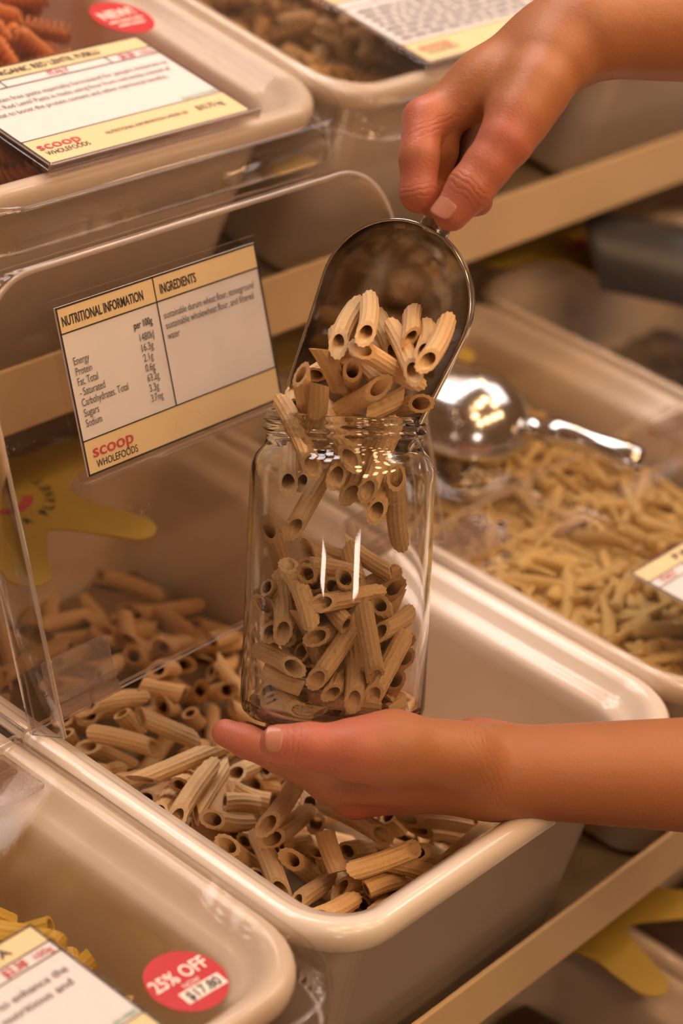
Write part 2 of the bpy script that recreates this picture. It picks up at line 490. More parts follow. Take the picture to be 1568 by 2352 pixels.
def card_base(e, w, h, head, foot):
    link('clear_sleeve', box_mesh('sleeve', -0.0035, w + 0.0035, -0.0035, h + 0.0035, 0.0, 0.0022, 0.0009), M['sleeve'], e)
    link('sleeve_lip', box_mesh('lip', -0.0035, w + 0.0035, -0.0042, -0.0018, -0.0004, 0.0062, 0.0009), M['hinge'], e)
    z = 0.0034
    link('card', box_mesh('card', 0, w, 0, h, 0.0024, z), M['paper'], e)
    quad(e, 'header_band', 0.0, w, h * head, h, z + 0.0002, M['cream'])
    quad(e, 'footer_band', 0.0, w, 0, h * foot, z + 0.0002, M['cream'])
    for (u0, u1, v0, v1) in ((0, w, h - 0.0009, h), (0, w, 0, 0.0009), (0, 0.0009, 0, h), (w - 0.0009, w, 0, h),
                             (0, w, h * head - 0.0003, h * head + 0.0003), (0, w, h * foot - 0.0003, h * foot + 0.0003)):
        quad(e, 'rule', u0, u1, v0, v1, z + 0.0004, M['ink'])
    return z + 0.0005

def nutrition_card():
    """on the underside of the raised lid, facing the shopper"""
    w, h = 0.1385, 0.0815
    e = empty('sign_card')
    fm = Matrix.Translation((X0 + 0.0008, YF + FL - 0.001, 0)) @ Matrix.Rotation(-math.radians(114.0), 4, 'X')
    e.matrix_world = fm @ frame((0.0632, -0.1062, -0.0032), (1, 0, 0), (0, -1, 0), (0, 0, -1))
    tag(e, 'nutritional information card hanging under the raised clear lid', 'sign', 'printed shelf cards')
    z = card_base(e, w, h, 0.845, 0.208)
    T = lambda s, u0, u1, v, c, m='grey', b=0.0: fit_text(e, s, u0 * w, None if u1 is None else u1 * w, v * h, c, z, M[m], b)
    quad(e, 'rule', 0.462 * w, 0.462 * w + 0.0006, 0.208 * h, h, z - 0.0001, M['ink'])
    T('NUTRITIONAL INFORMATION', .018, .405, .885, .0047, 'ink', .014)
    T('INGREDIENTS', .49, .672, .885, .0047, 'ink', .014)
    T('per 100g', .335, .425, .733, .0036, 'ink', .012)
    for i, (a, b, wa) in enumerate((('Energy', '1480kJ', .072), ('Protein', '16.3g', .075), ('Fat, Total', '2.1g', .095), ('- Saturated', '0.6g', .118),
                                    ('Carbohydrates, Total', '63.2g', .222), ('Sugars', '3.3g', .07), ('Sodium', '3.7mg', .074))):
        T(a, .034, .034 + wa, .652 - i * .0615, .0037)
        T(b, .352, .352 + .0115 * len(b), .652 - i * .0615, .0037)
    T('sustainable durum wheat flour, stoneground', .485, .955, .733, .0036)
    T('sustainable wholewheat flour, and filtered', .485, .945, .670, .0036)
    T('water', .485, .545, .607, .0036)
    scoop_logo(e, .038 * w, .034 * h, .195 * w, z)
    # thumb notch pressed in the sleeve
    pts = []
    for k in range(17):
        a = math.pi * k / 16
        pts.append((0.505 * w + 0.0115 * math.cos(a), 0.02 * h + 0.0115 * math.sin(a)))
    rings = [[(x, y, z + 0.0006) for x, y in pts], [(0.505 * w + (x - 0.505 * w) * 0.93, 0.02 * h + (y - 0.02 * h) * 0.93, z + 0.0006) for x, y in pts]]
    link('thumb_notch', loft('notch', rings, closed_ring=False), M['sleeve'], e)
    return e
nutrition_card()

def lid_card(label, bm_, rows, head_text, u_off=0.058):
    w, h = 0.146, 0.0885
    e = empty('sign_card')
    e.matrix_world = bm_ @ Matrix.Translation((u_off + 0.014, 0.0145, 0.0006))
    tag(e, label, 'sign', 'printed shelf cards')
    z = card_base(e, w, h, 0.865, 0.248)
    quad(e, 'rule', 0, w, 0.785 * h - 0.0003, 0.785 * h + 0.0003, z - 0.0001, M['ink'])
    for u in (0.235, 0.752):
        quad(e, 'rule', u * w, u * w + 0.0006, 0.785 * h, 0.865 * h, z - 0.0001, M['ink'])
    for s, u0, u1, v, c, m, b in rows:
        fit_text(e, s, u0 * w, u1 * w, v * h, c, z, M[m], b)
    return e, z, w, h

e, z, w_, h_ = lid_card('white price card of the orange red lentil fusilli bin', b_ora.matrix_basis.copy(), [
    ('ORGANIC RED LENTIL FUSILLI', .245, .762, .905, .0048, 'ink', .012),
    ('ITALY', .455, .555, .806, .0040, 'redink', .01), ('$3.28', .81, .885, .803, .0040, 'redink', .02), ('100g', .915, .98, .803, .0034, 'redink', 0),
    ('gluten free pasta especially formulated for people intolerant to', .10, .965, .655, .0038, 'grey', 0),
    ('en. Red Lentil Pasta is made using flour from red lentils instead of', .07, .94, .583, .0038, 'grey', 0),
    ('heat to boost the protein content and other nutritional benefits.', .04, .882, .511, .0038, 'grey', 0),
    ('VEGAN GLUTEN FREE', .80, .985, .262, .0026, 'greenink', 0),
    ('NUTRITIONAL INFORMATION UNDER LID', .34, .748, .125, .0028, 'ink', 0), ('$32.75 kg', .80, .935, .125, .0042, 'ink', .008)], '')
scoop_logo(e, .03 * w_, .075 * h_, .195 * w_, z)

rows = []
e, z, w_, h_ = lid_card('white price card on the brown pasta bin behind the scooping hand', b_bro.matrix_basis.copy(), rows, '', 0.064)
rnd_ = random.Random(2)
for i in range(7):                                      # print too blurred to read: grey word shapes
    u = 0.05
    while u < 0.90:
        l = rnd_.uniform(0.035, 0.11)
        quad(e, 'print_line', u * w_, min(0.95, u + l) * w_, (0.695 - i * 0.066) * h_, (0.725 - i * 0.066) * h_, z, M['grey'])
        u += l + 0.018
scoop_logo(e, .05 * w_, .075 * h_, .20 * w_, z)

e, z, w_, h_ = lid_card('white price card of the pasta beside the red discount sticker', b_yel.matrix_basis.copy(), [
    ('R PASTA', .66, .88, .905, .0048, 'ink', .012), ('$2.38', .80, .885, .803, .0042, 'redink', .02), ('100g', .915, .98, .803, .0036, 'redink', 0),
    ('ck pepper to enhance the', .52, .955, .66, .0042, 'grey', 0), ('is is a nutritious and', .56, .93, .58, .0042, 'grey', 0),
    ('EN FREE', .90, .985, .262, .0026, 'greenink', 0)], '', 0.0425)

e, z, w_, h_ = lid_card('white price card lying on the pale pasta bin lid', b_pale.matrix_basis.copy(), [
    ('PASTA', .24, .50, .905, .0048, 'ink', .012), ('ITALY', .06, .16, .806, .0040, 'redink', .01)], '', 0.054)

def round_sticker(label, mat, r, rows, box=None):
    e = empty('round_sticker', mat)
    tag(e, label, 'sticker')
    n = 48
    rings = [[(r * k * math.cos(2 * math.pi * j / n), r * k * math.sin(2 * math.pi * j / n), zz) for j in range(n)] for k, zz in ((1, 0), (1, 0.0002), (0.5, 0.00024))]
    link('disc', loft('disc', rings, True, True), M['redsticker'], e)
    if box:
        quad(e, 'price_box', *box, 0.0005, M['stickerwhite'])
    for s, u0, u1, v, c, m, b in rows:
        fit_text(e, s, u0, u1, v, c, 0.0004 if m != 'ink' else 0.0007, M[m], b)
    return e
round_sticker('round red 25 percent off sticker on the yellow pasta lid', Matrix.Translation((0.5690, 0.4330, 0.0006)) @ Matrix.Rotation(math.radians(-3), 4, 'Z'), 0.0178,
              [('25% OFF', -.0150, .0150, .0012, .0068, 'stickerwhite', .02), ('NOW', -.0035, .0055, -.0036, .0030, 'stickerwhite', 0),
               ('$17.80', -.0065, .0115, -.0102, .0050, 'ink', .02)], (-.0085, .0135, -.0112, -.0042))
new_st = round_sticker('round red NEW sticker on the orange fusilli lid', b_ora.matrix_basis @ Matrix.Translation((P_X - 0.0600, 0.1290, 0.0006)), 0.0185,
              [('NEW!', -.0130, .0125, .0005, .0080, 'stickerwhite', .03)])

for u0, u1, v in ((-.013, -.006, -.0045), (-.005, .004, -.0045), (.005, .0125, -.0045), (-.010, -.001, -.0090), (.000, .010, -.0090)):
    quad(new_st, 'print_line', u0, u1, v, v + .0017, 0.0004, M['stickerwhite'])

# yellow starfish-shaped cards lying on the rear lids
def starfish():
    n_arm, pts = 5, []
    tips = [(-121, 0.088), (-59, 0.088), (10, 0.085), (78, 0.088), (160, 0.086)]
    for i, (a, r) in enumerate(tips):
        a0 = math.radians(a)
        d = np.array([math.cos(a0), math.sin(a0)]); s = np.array([-d[1], d[0]])
        c = d * (r - 0.0125)
        pts.append(d * 0.046 - s * 0.0165)
        for k in range(9):
            q = math.radians(-90 + 180 * k / 8)
            pts.append(c + 0.0125 * (d * math.cos(q) + s * math.sin(q)))
        pts.append(d * 0.046 + s * 0.0165)
        a1 = math.radians((a + (tips[(i + 1) % 5][0] + (360 if i == 4 else 0))) / 2)
        pts.append(np.array([math.cos(a1), math.sin(a1)]) * 0.040)
    bot = [(x, y, 0) for x, y in pts]; top = [(x, y, 0.0012) for x, y in pts]
    return loft('starfish', [bot, top], True, True)
STAR_ME = starfish(); STAR_ME.materials.append(M['yellow'])

def star_card(label, loc, rot):
    e = empty('star_card', Matrix.Translation(loc) @ Matrix.Rotation(math.radians(rot), 4, 'Z'))
    tag(e, label, 'card', 'yellow star cards on the lids')
    link('card', STAR_ME, None, e)
    for word, a0, st, m, rr in (('R PLANET', 262, 13.5, 'ink', 0.031),):
        for i, ch in enumerate(word):
            if ch == ' ': continue
            a = math.radians(a0 + i * st)
            o = fit_text(e, ch, -0.0022, 0.0022, 0, 0.0058, 0.0015, M[m], 0.02, 'letter')
            o.matrix_basis = Matrix.Translation((rr * math.cos(a), rr * math.sin(a), 0)) @ Matrix.Rotation(a + math.pi / 2, 4, 'Z')
    arc = [[(r * math.cos(math.radians(a)), r * math.sin(math.radians(a)), 0.0015) for a in range(215, 331, 8)] for r in (0.013, 0.019)]
    link('emblem', loft('emblem', arc, closed_ring=False), M['redink'], e)
    return e
star_card('yellow star card seen through the raised lid of the penne bin', (0.764, 0.760, 0.0006), 0)
star_card('yellow star card mostly hidden behind the metal scoops', (X0 + P_X + 0.150, YF + 0.385, 0.0006), 12)
star_card('yellow star card at the far lid beside the dark scoop', (X0 + 2 * P_X + 0.125, YF + 0.400, 0.0006), 15)
star_card('yellow star card on the dark lid below the shelf edge', (0.967, 0.473, LOWZ + 0.0006), 18)
star_card('yellow star card poking out at the bottom edge of the view', (X0 + 0.05 + 0.06, LOWY + 0.350, LOWZ + 0.0006), 5)

# ------------------------------------------------------------------ pasta shapes
def penne_mesh(name, L=0.046, R=0.0046, bend=0.0, slant=1.05, ridges=13, rin=0.66, mat='penne', dent=0.0):
    n = ridges * 2
    kz = slant
    def ring(t, rad_fn):
        out = []
        for j in range(n):
            a = 2 * math.pi * j / n
            r = rad_fn(j)
            y, z = r * math.cos(a), r * math.sin(a) * (1 - dent * (1 - abs(t)))
            h = L / 2 - kz * R
            x = t * h + kz * z
            out.append((x, y + bend * (1 - (2 * x / L) ** 2), z))
        return out
    ts = [-1, -0.94, -0.5, 0, 0.5, 0.94, 1]
    ro = lambda j: R * (1.0 if j % 2 == 0 else 0.915)
    ri = lambda j: R * rin
    outer = [ring(t, ro) for t in ts]
    inner = [ring(t, ri) for t in (1, 0, -1)]
    rings = outer + inner + [outer[0]]
    me = loft(name, rings)
    bm = bmesh.new(); bm.from_mesh(me); bmesh.ops.remove_doubles(bm, verts=bm.verts, dist=1e-7)
    bmesh.ops.recalc_face_normals(bm, faces=bm.faces); bm.to_mesh(me); bm.free()
    me.materials.append(M[mat])
    sm = []
    for p in me.polygons: sm.append(True)
    me.polygons.foreach_set('use_smooth', sm)
    try: me.set_sharp_from_angle(angle=math.radians(38))
    except Exception: pass
    return me

PENNE = [penne_mesh('penne', bend=b, slant=s, rin=ri, dent=d) for b, s, ri, d in
         ((0.0, 1.35, 0.64, 0.05), (0.0012, 1.6, 0.60, 0.1), (-0.0010, 1.25, 0.66, 0.0), (0.0022, 1.5, 0.6, 0.12), (-0.0016, 1.3, 0.64, 0.08))]

def seg_matrix(p, q, flag, rnd, base_len, rad=1.0, over=1.06):
    p, q = Vector(p), Vector(q)
    c = (p + q) / 2
    x = (q - p); ln = x.length; x.normalize()
    view = (Vector(CAM.tolist()) - c).normalized()
    z = view - view.dot(x) * x
    if z.length < 1e-4: z = x.orthogonal()
    z.normalize()
    ang = {1: 0.0, 2: math.pi}.get(flag)
    ang = rnd.uniform(0, 2 * math.pi) if ang is None else ang + rnd.uniform(-0.35, 0.35)
    z = Matrix.Rotation(ang, 3, x) @ z
    y = z.cross(x)
    s = max(0.72, min(1.22, ln * over / base_len))
    return frame(c, x * s, y * rad, z * rad)

PASTA = {'jar': [[7407,5605,951,7620,5644,608,1],[7382,5455,857,7252,5119,665,1],[7474,5531,669,7210,5249,577,2],[7307,5473,703,7601,5586,452,0],[7296,5457,649,7462,5508,274,0],[7224,5333,544,7538,5533,398,1],[7301,5289,513,7560,5533,321,1],[7309,5255,901,7600,5401,661,1],[7619,5548,661,7770,5253,696,0],[7403,5238,829,7585,5429,516,1],[7439,5188,818,7739,5345,594,1],[7399,5099,934,7686,5230,676,1],[7287,5159,783,7682,5084,735,1],[7881,5261,503,7729,5023,794,2],[7494,4962,814,7762,5090,533,1],[7492,4942,648,7882,5017,571,0],[7266,5131,618,7661,5171,567,1],[7517,5069,666,7190,5025,442,2],[7431,5006,833,7412,4818,461,0],[7328,5462,329,7184,5114,482,2],[7296,5431,270,7215,5055,396,0],[7522,5431,303,7314,5102,392,0],[7296,5209,468,7654,5327,331,0],[7541,5096,529,7283,4842,380,2],[7674,4892,608,7354,4805,392,2],[7435,4918,537,7640,4997,183,0],[7642,4838,520,7848,5014,213,1],[7530,4801,470,7739,4953,150,1],[7221,4932,415,7565,5117,360,0],[7264,5173,256,7422,4775,369,1],[7329,5327,222,7140,4989,313,2],[7133,5198,279,7438,5380,76,1],[7173,5304,181,7531,5450,96,0],[7434,5457,133,7148,5228,297,0],[7151,5257,208,7183,4920,329,0],[7160,5276,198,7499,5426,41,0],[7212,5032,277,7595,5097,140,0],[7357,4974,257,7729,5056,117,0],[7399,4758,328,7764,4860,183,0],[7510,4837,305,7832,5002,123,0],[7394,5194,641,7722,5336,453,1],[7886,5139,283,7708,4900,559,0],[7604,5555,382,7720,5235,610,0],[7715,5226,400,7614,5379,33,0],[7941,5150,625,7689,5076,310,0],[7727,5666,710,7972,5356,599,0],[7453,5071,269,7321,5225,626,0],[7531,5088,287,7503,5490,213,0],[7863,5386,371,7635,5189,93,0],[7725,5581,617,7706,5358,273,0],[7895,5179,367,7794,5512,582,0],[7724,5410,479,7982,5182,702,0],[7925,5336,530,7661,5557,753,0],[7357,4994,718,7584,5324,632,0],[7745,5151,481,7844,5429,767,0],[7356,5142,252,7608,5430,105,0],[7619,5485,228,7855,5536,560,0],[7341,5291,683,7476,5134,329,0],[7771,5242,33,7795,5469,373,0],[7868,5053,271,7669,5320,32,0],[7638,5150,157,7903,5335,409,0],[7686,5563,447,7442,5406,737,0],[7663,4966,366,7515,5252,111,0],[7660,5048,442,7581,5375,208,0],[7659,5139,254,7950,5189,539,0],[7926,5522,707,7869,5117,727,0]],
 'scoop': [[7929,5665,1939,7559,5474,1886,2],[7905,5603,1998,7568,5352,2003,2],[7995,5819,1724,7689,5564,1831,0],[8081,5660,1845,7827,5330,1834,2],[7920,5459,1916,7688,5118,1868,2],[8118,5492,1931,7782,5244,1956,0],[8067,5366,1913,7728,5131,1970,0],[7961,5193,2053,7580,5017,2013,2],[7594,5413,1934,7879,5215,1729,1],[8148,5727,1693,7880,5428,1782,0],[7532,5578,1885,7741,5531,1555,0],[7615,5642,1657,8015,5732,1635,0],[7921,5658,1689,7732,5296,1735,0],[7603,5405,1819,7844,5576,1551,1],[7422,5568,1799,7636,5652,1477,0],[7941,5961,1354,7621,5724,1448,0],[7457,5476,1773,7568,5537,1398,0],[7678,5265,1783,7691,5539,1492,1],[8078,5386,1563,7665,5366,1565,0],[7930,5198,1626,8080,5489,1397,1],[7522,5729,1530,7436,5393,1311,2],[7688,5600,1529,7540,5245,1387,2],[7703,5767,1190,7398,5496,1206,2],[7823,5480,1430,7473,5311,1298,2],[7857,5370,1436,7549,5269,1188,2],[7836,5289,1525,7557,5181,1247,2],[7905,5340,1251,7570,5118,1178,2],[7697,5533,1156,7341,5399,1020,2],[7733,5156,1364,7763,5069,969,1],[7531,5455,1346,7880,5603,1203,1],[7571,5569,1136,7939,5702,1035,0],[7747,5576,1673,8120,5723,1583,0],[8169,5607,1580,7996,5378,1853,0]],
 'bin': [[7166,6415,-504,7529,6286,-518,0],[7505,6355,-457,7890,6300,-665,2],[8088,6483,-663,8280,6786,-920,1],[7916,6243,-588,8114,6468,-885,1],[7977,6090,-544,8188,6364,-820,1],[7331,6192,-469,7449,5803,-483,0],[7308,6266,-484,7557,6298,-779,2],[7214,6405,-582,7586,6547,-771,1],[7081,6464,-551,7412,6578,-820,0],[7053,6244,-497,7327,5960,-575,0],[7096,6299,-629,7441,6245,-900,0],[7041,6384,-558,7242,6456,-860,0],[6931,6054,-562,7278,6191,-798,0],[6890,5886,-519,7271,6000,-710,0],[6878,5759,-438,7396,5627,-362,0],[7803,6658,-559,8100,6788,-856,1],[7438,6561,-530,7820,6737,-662,0],[7620,6270,-585,7935,6414,-859,0],[8272,6518,-593,8660,6629,-771,0],[8212,6446,-747,8615,6549,-892,0],[7749,6161,-617,8011,6273,-913,0],[6986,5768,-591,7349,5913,-795,1],[7016,5928,-673,7330,6118,-918,0],[6986,5563,-383,7319,5758,-599,0],[7353,6753,-726,7729,6911,-892,0],[7634,6336,-428,7977,6498,-652,1],[7548,6986,-723,7949,7108,-862,0],[7898,7009,-741,8299,7072,-912,0],[8050,6675,-632,8445,6765,-807,0],[6739,5364,-402,7243,5557,-365,1],[6931,5402,-463,7430,5605,-434,0],[6854,5547,-484,7188,5761,-677,0],[7236,5781,-618,7528,5911,-920,0],[7401,5559,-510,7800,5668,-664,0],[7317,5502,-506,7680,5458,-751,2],[7130,5394,-454,7508,5408,-680,2],[6959,5320,-409,7329,5358,-649,1],[7027,5043,-336,7466,5198,-341,1],[7567,5164,-547,7878,5423,-721,1],[7056,5023,-412,7477,5119,-500,1],[7451,5034,-527,7773,5248,-739,1],[7147,5153,-509,6900,4767,-510,0],[6941,5441,-540,7315,5429,-774,2],[6900,5161,-418,7204,5144,-734,1],[7149,5239,-605,7483,5414,-832,0],[7032,4880,-406,7339,4912,-722,0],[7336,4909,-389,7103,4599,-379,1],[6833,4662,-456,7258,4737,-551,0],[7192,5051,-547,7579,5105,-751,2],[7315,4922,-525,7480,4985,-841,0],[6719,4451,-314,7121,4528,-477,1],[6993,4515,-497,7209,4640,-816,0],[6985,5220,-579,7258,5346,-896,0],[6952,4995,-541,7237,5108,-859,0],[7621,5525,-568,7957,5651,-824,2],[7554,5551,-628,7903,5636,-884,0],[7392,5207,-573,7764,5331,-775,0],[7505,5064,-436,7556,4669,-436,0],[7051,4560,-300,7523,4451,-300,2],[7727,4749,-440,8002,4487,-458,0],[7800,4718,-521,8178,4581,-703,0],[7598,4360,-417,8056,4397,-417,0],[8191,4619,-582,8565,4546,-802,0],[7318,4540,-355,7677,4396,-566,0],[7072,4607,-453,7505,4604,-541,0],[7125,4487,-405,7539,4504,-555,0],[7442,4563,-633,7839,4578,-822,0],[7484,4628,-607,7842,4745,-838,0],[7501,4498,-383,7862,4500,-638,0],[7764,4844,-500,8053,4916,-806,0],[7393,4795,-504,7758,4893,-732,0],[7214,4539,-570,7565,4660,-810,0],[7073,4360,-432,7417,4509,-663,0],[6888,4379,-423,7213,4547,-670,0],[7996,4408,-497,8351,4516,-733,0],[7112,4616,-597,7358,4750,-921,0],[7877,4928,-536,8236,4970,-790,0],[8109,4795,-606,8486,4825,-834,0],[7796,4575,-598,8169,4680,-808,0],[8589,5329,-922,8136,5457,-922,0],[7783,6959,-922,8242,6856,-922,0],[7478,7163,-922,7693,7569,-822,0],[7794,7475,-922,8175,7750,-922,0],[6719,7497,-922,7155,7363,-807,0],[7147,7210,-919,7115,7671,-832,0],[7608,4545,-922,8065,4652,-922,0],[8323,5281,-922,8774,5174,-845,0],[8456,6652,-922,8604,7098,-922,0],[8470,5124,-922,8005,5193,-922,0],[7985,4425,-922,8386,4670,-922,0],[8762,7292,-922,8499,7676,-859,0],[7956,7424,-922,8294,7750,-922,0],[8023,6871,-700,8344,7200,-800,0],[8831,7075,-922,8461,7365,-922,0],[8586,5168,-922,8120,5234,-922,0],[8070,4678,-850,7763,5026,-922,0],[6851,4779,-922,6720,5231,-922,0],[7209,6897,-922,7375,7337,-922,0],[7901,7134,-922,7669,7542,-922,0],[8307,7326,-862,7858,7466,-861,0],[7615,4362,-922,7220,4617,-922,0],[7278,5443,-922,7236,5911,-922,0],[8181,6434,-922,8157,6901,-878,0],[8830,4739,-922,8830,5209,-922,0],[7396,6146,-922,7827,6277,-787,0],[8000,5220,-848,7660,5542,-886,0],[7582,4754,-922,7700,5208,-895,0],[8778,4605,-922,8712,5070,-922,0],[8415,6037,-922,8564,6483,-922,0],[7035,4546,-922,6875,4988,-922,0],[6720,5963,-881,7130,6047,-669,0],[6751,5723,-922,7148,5974,-922,0],[6846,7150,-922,7283,7001,-839,0],[8828,7044,-861,8422,7272,-922,0],[7319,4640,-922,7787,4685,-922,0],[8336,6858,-922,7996,7110,-719,0],[8743,4360,-922,8431,4712,-922,0],[7668,6999,-622,7271,7151,-823,0],[7781,6351,-922,8080,6713,-922,0],[7394,4428,-922,6924,4438,-922,0],[7346,5505,-922,7303,5973,-922,0],[8144,4905,-922,8285,5340,-811,0],[8773,5132,-922,8830,5598,-922,0],[6894,5070,-922,7348,5190,-922,0],[7194,7657,-922,7655,7750,-922,0],[8174,4649,-922,7989,5081,-922,0],[6877,6014,-922,6720,6457,-922,0],[8173,5828,-868,8202,6297,-863,0],[8199,4360,-922,8571,4637,-845,0],[7825,5838,-922,8236,5608,-922,0],[7113,4484,-847,6720,4733,-913,0],[7835,5477,-861,8305,5484,-854,0],[7059,6749,-922,6776,7124,-922,0],[8019,4603,-870,7720,4963,-922,0],[8235,4463,-855,8007,4868,-922,0],[7597,5944,-922,8047,6082,-922,0],[7689,6552,-762,7326,6829,-652,0],[8433,6831,-922,8343,7293,-922,0],[6831,6315,-851,6856,6784,-848,0],[7037,4828,-860,6798,5233,-876,0],[8336,5551,-922,8219,6006,-922,0],[6720,6818,-886,6750,7283,-822,0],[7288,5474,-837,6852,5644,-883,0],[7623,5239,-890,7447,5673,-843,0],[8361,5959,-922,8831,5973,-922,0],[7803,5419,-922,8254,5287,-922,0],[8350,5739,-922,8232,6194,-922,0],[8679,4519,-922,8366,4870,-922,0],[7070,5258,-922,7107,5727,-922,0],[7436,6420,-922,7890,6527,-859,0],[8027,4360,-880,7573,4473,-922,0],[7489,5393,-922,7735,5793,-922,0],[8165,4824,-922,8551,5094,-922,0],[7814,5499,-922,8235,5683,-823,0],[7154,7113,-922,6746,7346,-922,0],[8130,5742,-922,8152,6211,-922,0],[8812,4441,-922,8545,4828,-922,0],[7219,6336,-922,6827,6596,-922,0],[6778,4360,-922,7248,4360,-922,0],[8323,6790,-713,7854,6818,-742,0],[8198,7113,-922,8358,7555,-922,0],[7412,5645,-922,7792,5922,-922,0],[8722,6605,-850,8353,6896,-861,0],[7557,5845,-922,7945,6038,-741,0],[7198,7750,-922,6728,7750,-922,0],[7752,7129,-859,7715,7597,-883,0],[8447,5310,-922,7995,5438,-922,0],[7374,7126,-922,7573,7552,-922,0],[7102,6251,-922,6745,6557,-922,0],[6904,6647,-922,6720,7080,-922,0],[8524,5432,-922,8704,5866,-922,0],[8474,4853,-922,8734,5244,-922,0],[8358,5464,-922,7947,5692,-922,0],[8499,7014,-889,8131,7305,-858,0],[7883,5007,-922,7654,5418,-922,0],[6992,5178,-922,6720,5561,-922,0],[8443,5452,-922,8623,5886,-922,0],[7910,6077,-922,8250,6401,-922,0],[8366,7683,-922,8831,7750,-922,0],[6788,5589,-922,7214,5413,-827,0],[7947,5003,-922,7719,5414,-922,0],[8622,6221,-922,8819,6644,-865,0],[6820,6886,-851,6824,7355,-854,0],[8328,7099,-846,7933,7341,-922,0],[6719,4427,-906,7167,4403,-766,0],[8622,6687,-922,8551,7141,-824,0],[7144,5257,-922,7179,5726,-922,0],[7150,6909,-922,7319,7348,-922,0],[7345,7445,-922,6887,7549,-922,0],[7148,4391,-851,6719,4571,-922,0],[8063,4826,-848,8518,4946,-858,0],[8213,6808,-805,7779,6981,-856,0],[8065,5950,-922,7655,6119,-766,0],[6720,5014,-841,6748,5483,-854,0],[8830,6598,-922,8669,7040,-922,0],[8343,6068,-922,8269,6464,-680,0],[7343,7550,-922,6880,7630,-922,0],[7501,4736,-922,7530,5205,-922,0],[8385,7000,-832,7991,7254,-869,0]]}
rp = random.Random(11)
def where(rec, kind):
    """a description from how the tube lies and what it lies beside"""
    p = np.array(rec[0:3]) * 1e-4; q = np.array(rec[3:6]) * 1e-4
    a, b = (ROT @ (p - CAM)), (ROT @ (q - CAM))
    pa, pb = a[:2] / a[2] * F_PX + (CX, CY), b[:2] / b[2] * F_PX + (CX, CY)
    d = pb - pa; ang = math.degrees(math.atan2(d[1], d[0])) % 180; ln = float(np.hypot(*d)); c = (pa + pb) / 2
    lie = 'end-on' if ln < 80 else ('flat' if ang < 22 or ang > 158 else 'upright' if 65 < ang < 115 else 'slanting down rightward' if ang < 90 else 'slanting down leftward')
    size = 'foreshortened' if ln < 130 else 'whole'
    if kind == 'jar':
        row = ['top', 'upper', 'middle', 'lower', 'bottom'][int(min(4, max(0, (c[1] - 1260) // 85)))]
        col = 'beside the lid card side' if c[0] < 660 else 'in the centre' if c[0] < 850 else 'beside the pale pasta side'
        return f'{size} penne {lie}, {row} layer of the jar heap, {col}'
    if kind == 'scoop':
        row = 'deep in the scoop' if c[1] < 760 else 'halfway down the scoop' if c[1] < 850 else 'at the scoop mouth' if c[1] < 950 else 'inside the jar neck' if c[1] < 1060 else 'below the jar neck'
        col = 'card side' if c[0] < 740 else 'middle' if c[0] < 870 else 'far side'
        return f'{size} penne {lie}, {row}, {col}'
    y = (p + q)[1] / 2; x = (p + q)[0] / 2
    row = 'behind the raised lid' if y > 0.60 else 'in front of the hinge' if y > 0.545 else 'mid bin' if y > 0.48 else 'by the front rim'
    col = 'near the yellow pasta bin' if x < 0.72 else 'around the hand' if x < 0.80 else 'toward the pale pasta bin'
    return f'{size} bin penne {lie}, {row}, {col}'

def put_penne(rec, label, group, rad=1.0):
    p = [v * 1e-4 for v in rec[0:3]]; q = [v * 1e-4 for v in rec[3:6]]
    o = link('penne', rp.choice(PENNE), None, None)
    o.matrix_world = seg_matrix(p, q, rec[6], rp, 0.046, rad)
    return tag(o, label, 'pasta', group)

special = {0: 'penne tube leaning highest against the jar wall above the heap', 1: 'long penne tube standing in front at the top of the jar heap',
           29: 'penne tube lying flat across the jar just above the bottom layer', 17: 'penne tube slanting across the middle of the jar heap'}
for i, rec in enumerate(PASTA['jar']):
    put_penne(rec, special.get(i) or where(rec, 'jar'), 'penne heaped in the jar')
special = {28: 'single penne tube falling upright near the jar wall', 27: 'penne tube falling lowest below the jar neck', 8: 'thick penne tube lying across the scoop with its open end showing',
           19: 'penne tube jutting out over the jar rim with its opening outward', 20: 'penne tube sliding in against the jar neck beside the card'}
for i, rec in enumerate(PASTA['scoop']):
    low_ = i in (20, 21, 22, 23, 24, 25, 26, 29, 30)
    put_penne(rec, special.get(i) or where(rec, 'scoop'),
              'penne dropping into the jar' if low_ else 'penne in the scoop')
N_TOP = 79
deep = []
for i, rec in enumerate(PASTA['bin']):
    if i < N_TOP or rec[1] > 5750:
        put_penne(rec, where(rec, 'bin'), 'penne heaped in the open bin', 1.06)
    else:
        deep.append(rec)

def joined(name, items, mat, label, cat):
    """many small pieces far down in a bin, one mesh"""
    vs, fs, off = [], [], 0
    for me, mx in items:
        co = np.empty(len(me.vertices) * 3); me.vertices.foreach_get('co', co); co = co.reshape(-1, 3)
        mm = np.array(mx)
        vs.append(co @ mm[:3, :3].T + mm[:3, 3])
        for p in me.polygons: fs.append(tuple(v + off for v in p.vertices))
        off += len(co)
    me = mesh(name, np.concatenate(vs), fs)
    o = link(name, me, mat, smooth=True)
    return tag(o, label, cat, kind='stuff')
joined('penne_layer', [(rp.choice(PENNE), seg_matrix([v * 1e-4 for v in r[0:3]], [v * 1e-4 for v in r[3:6]], 0, rp, 0.046, 1.05)) for r in deep],
       M['penne'], 'deeper layer of penne under the top of the open bin heap', 'pasta')

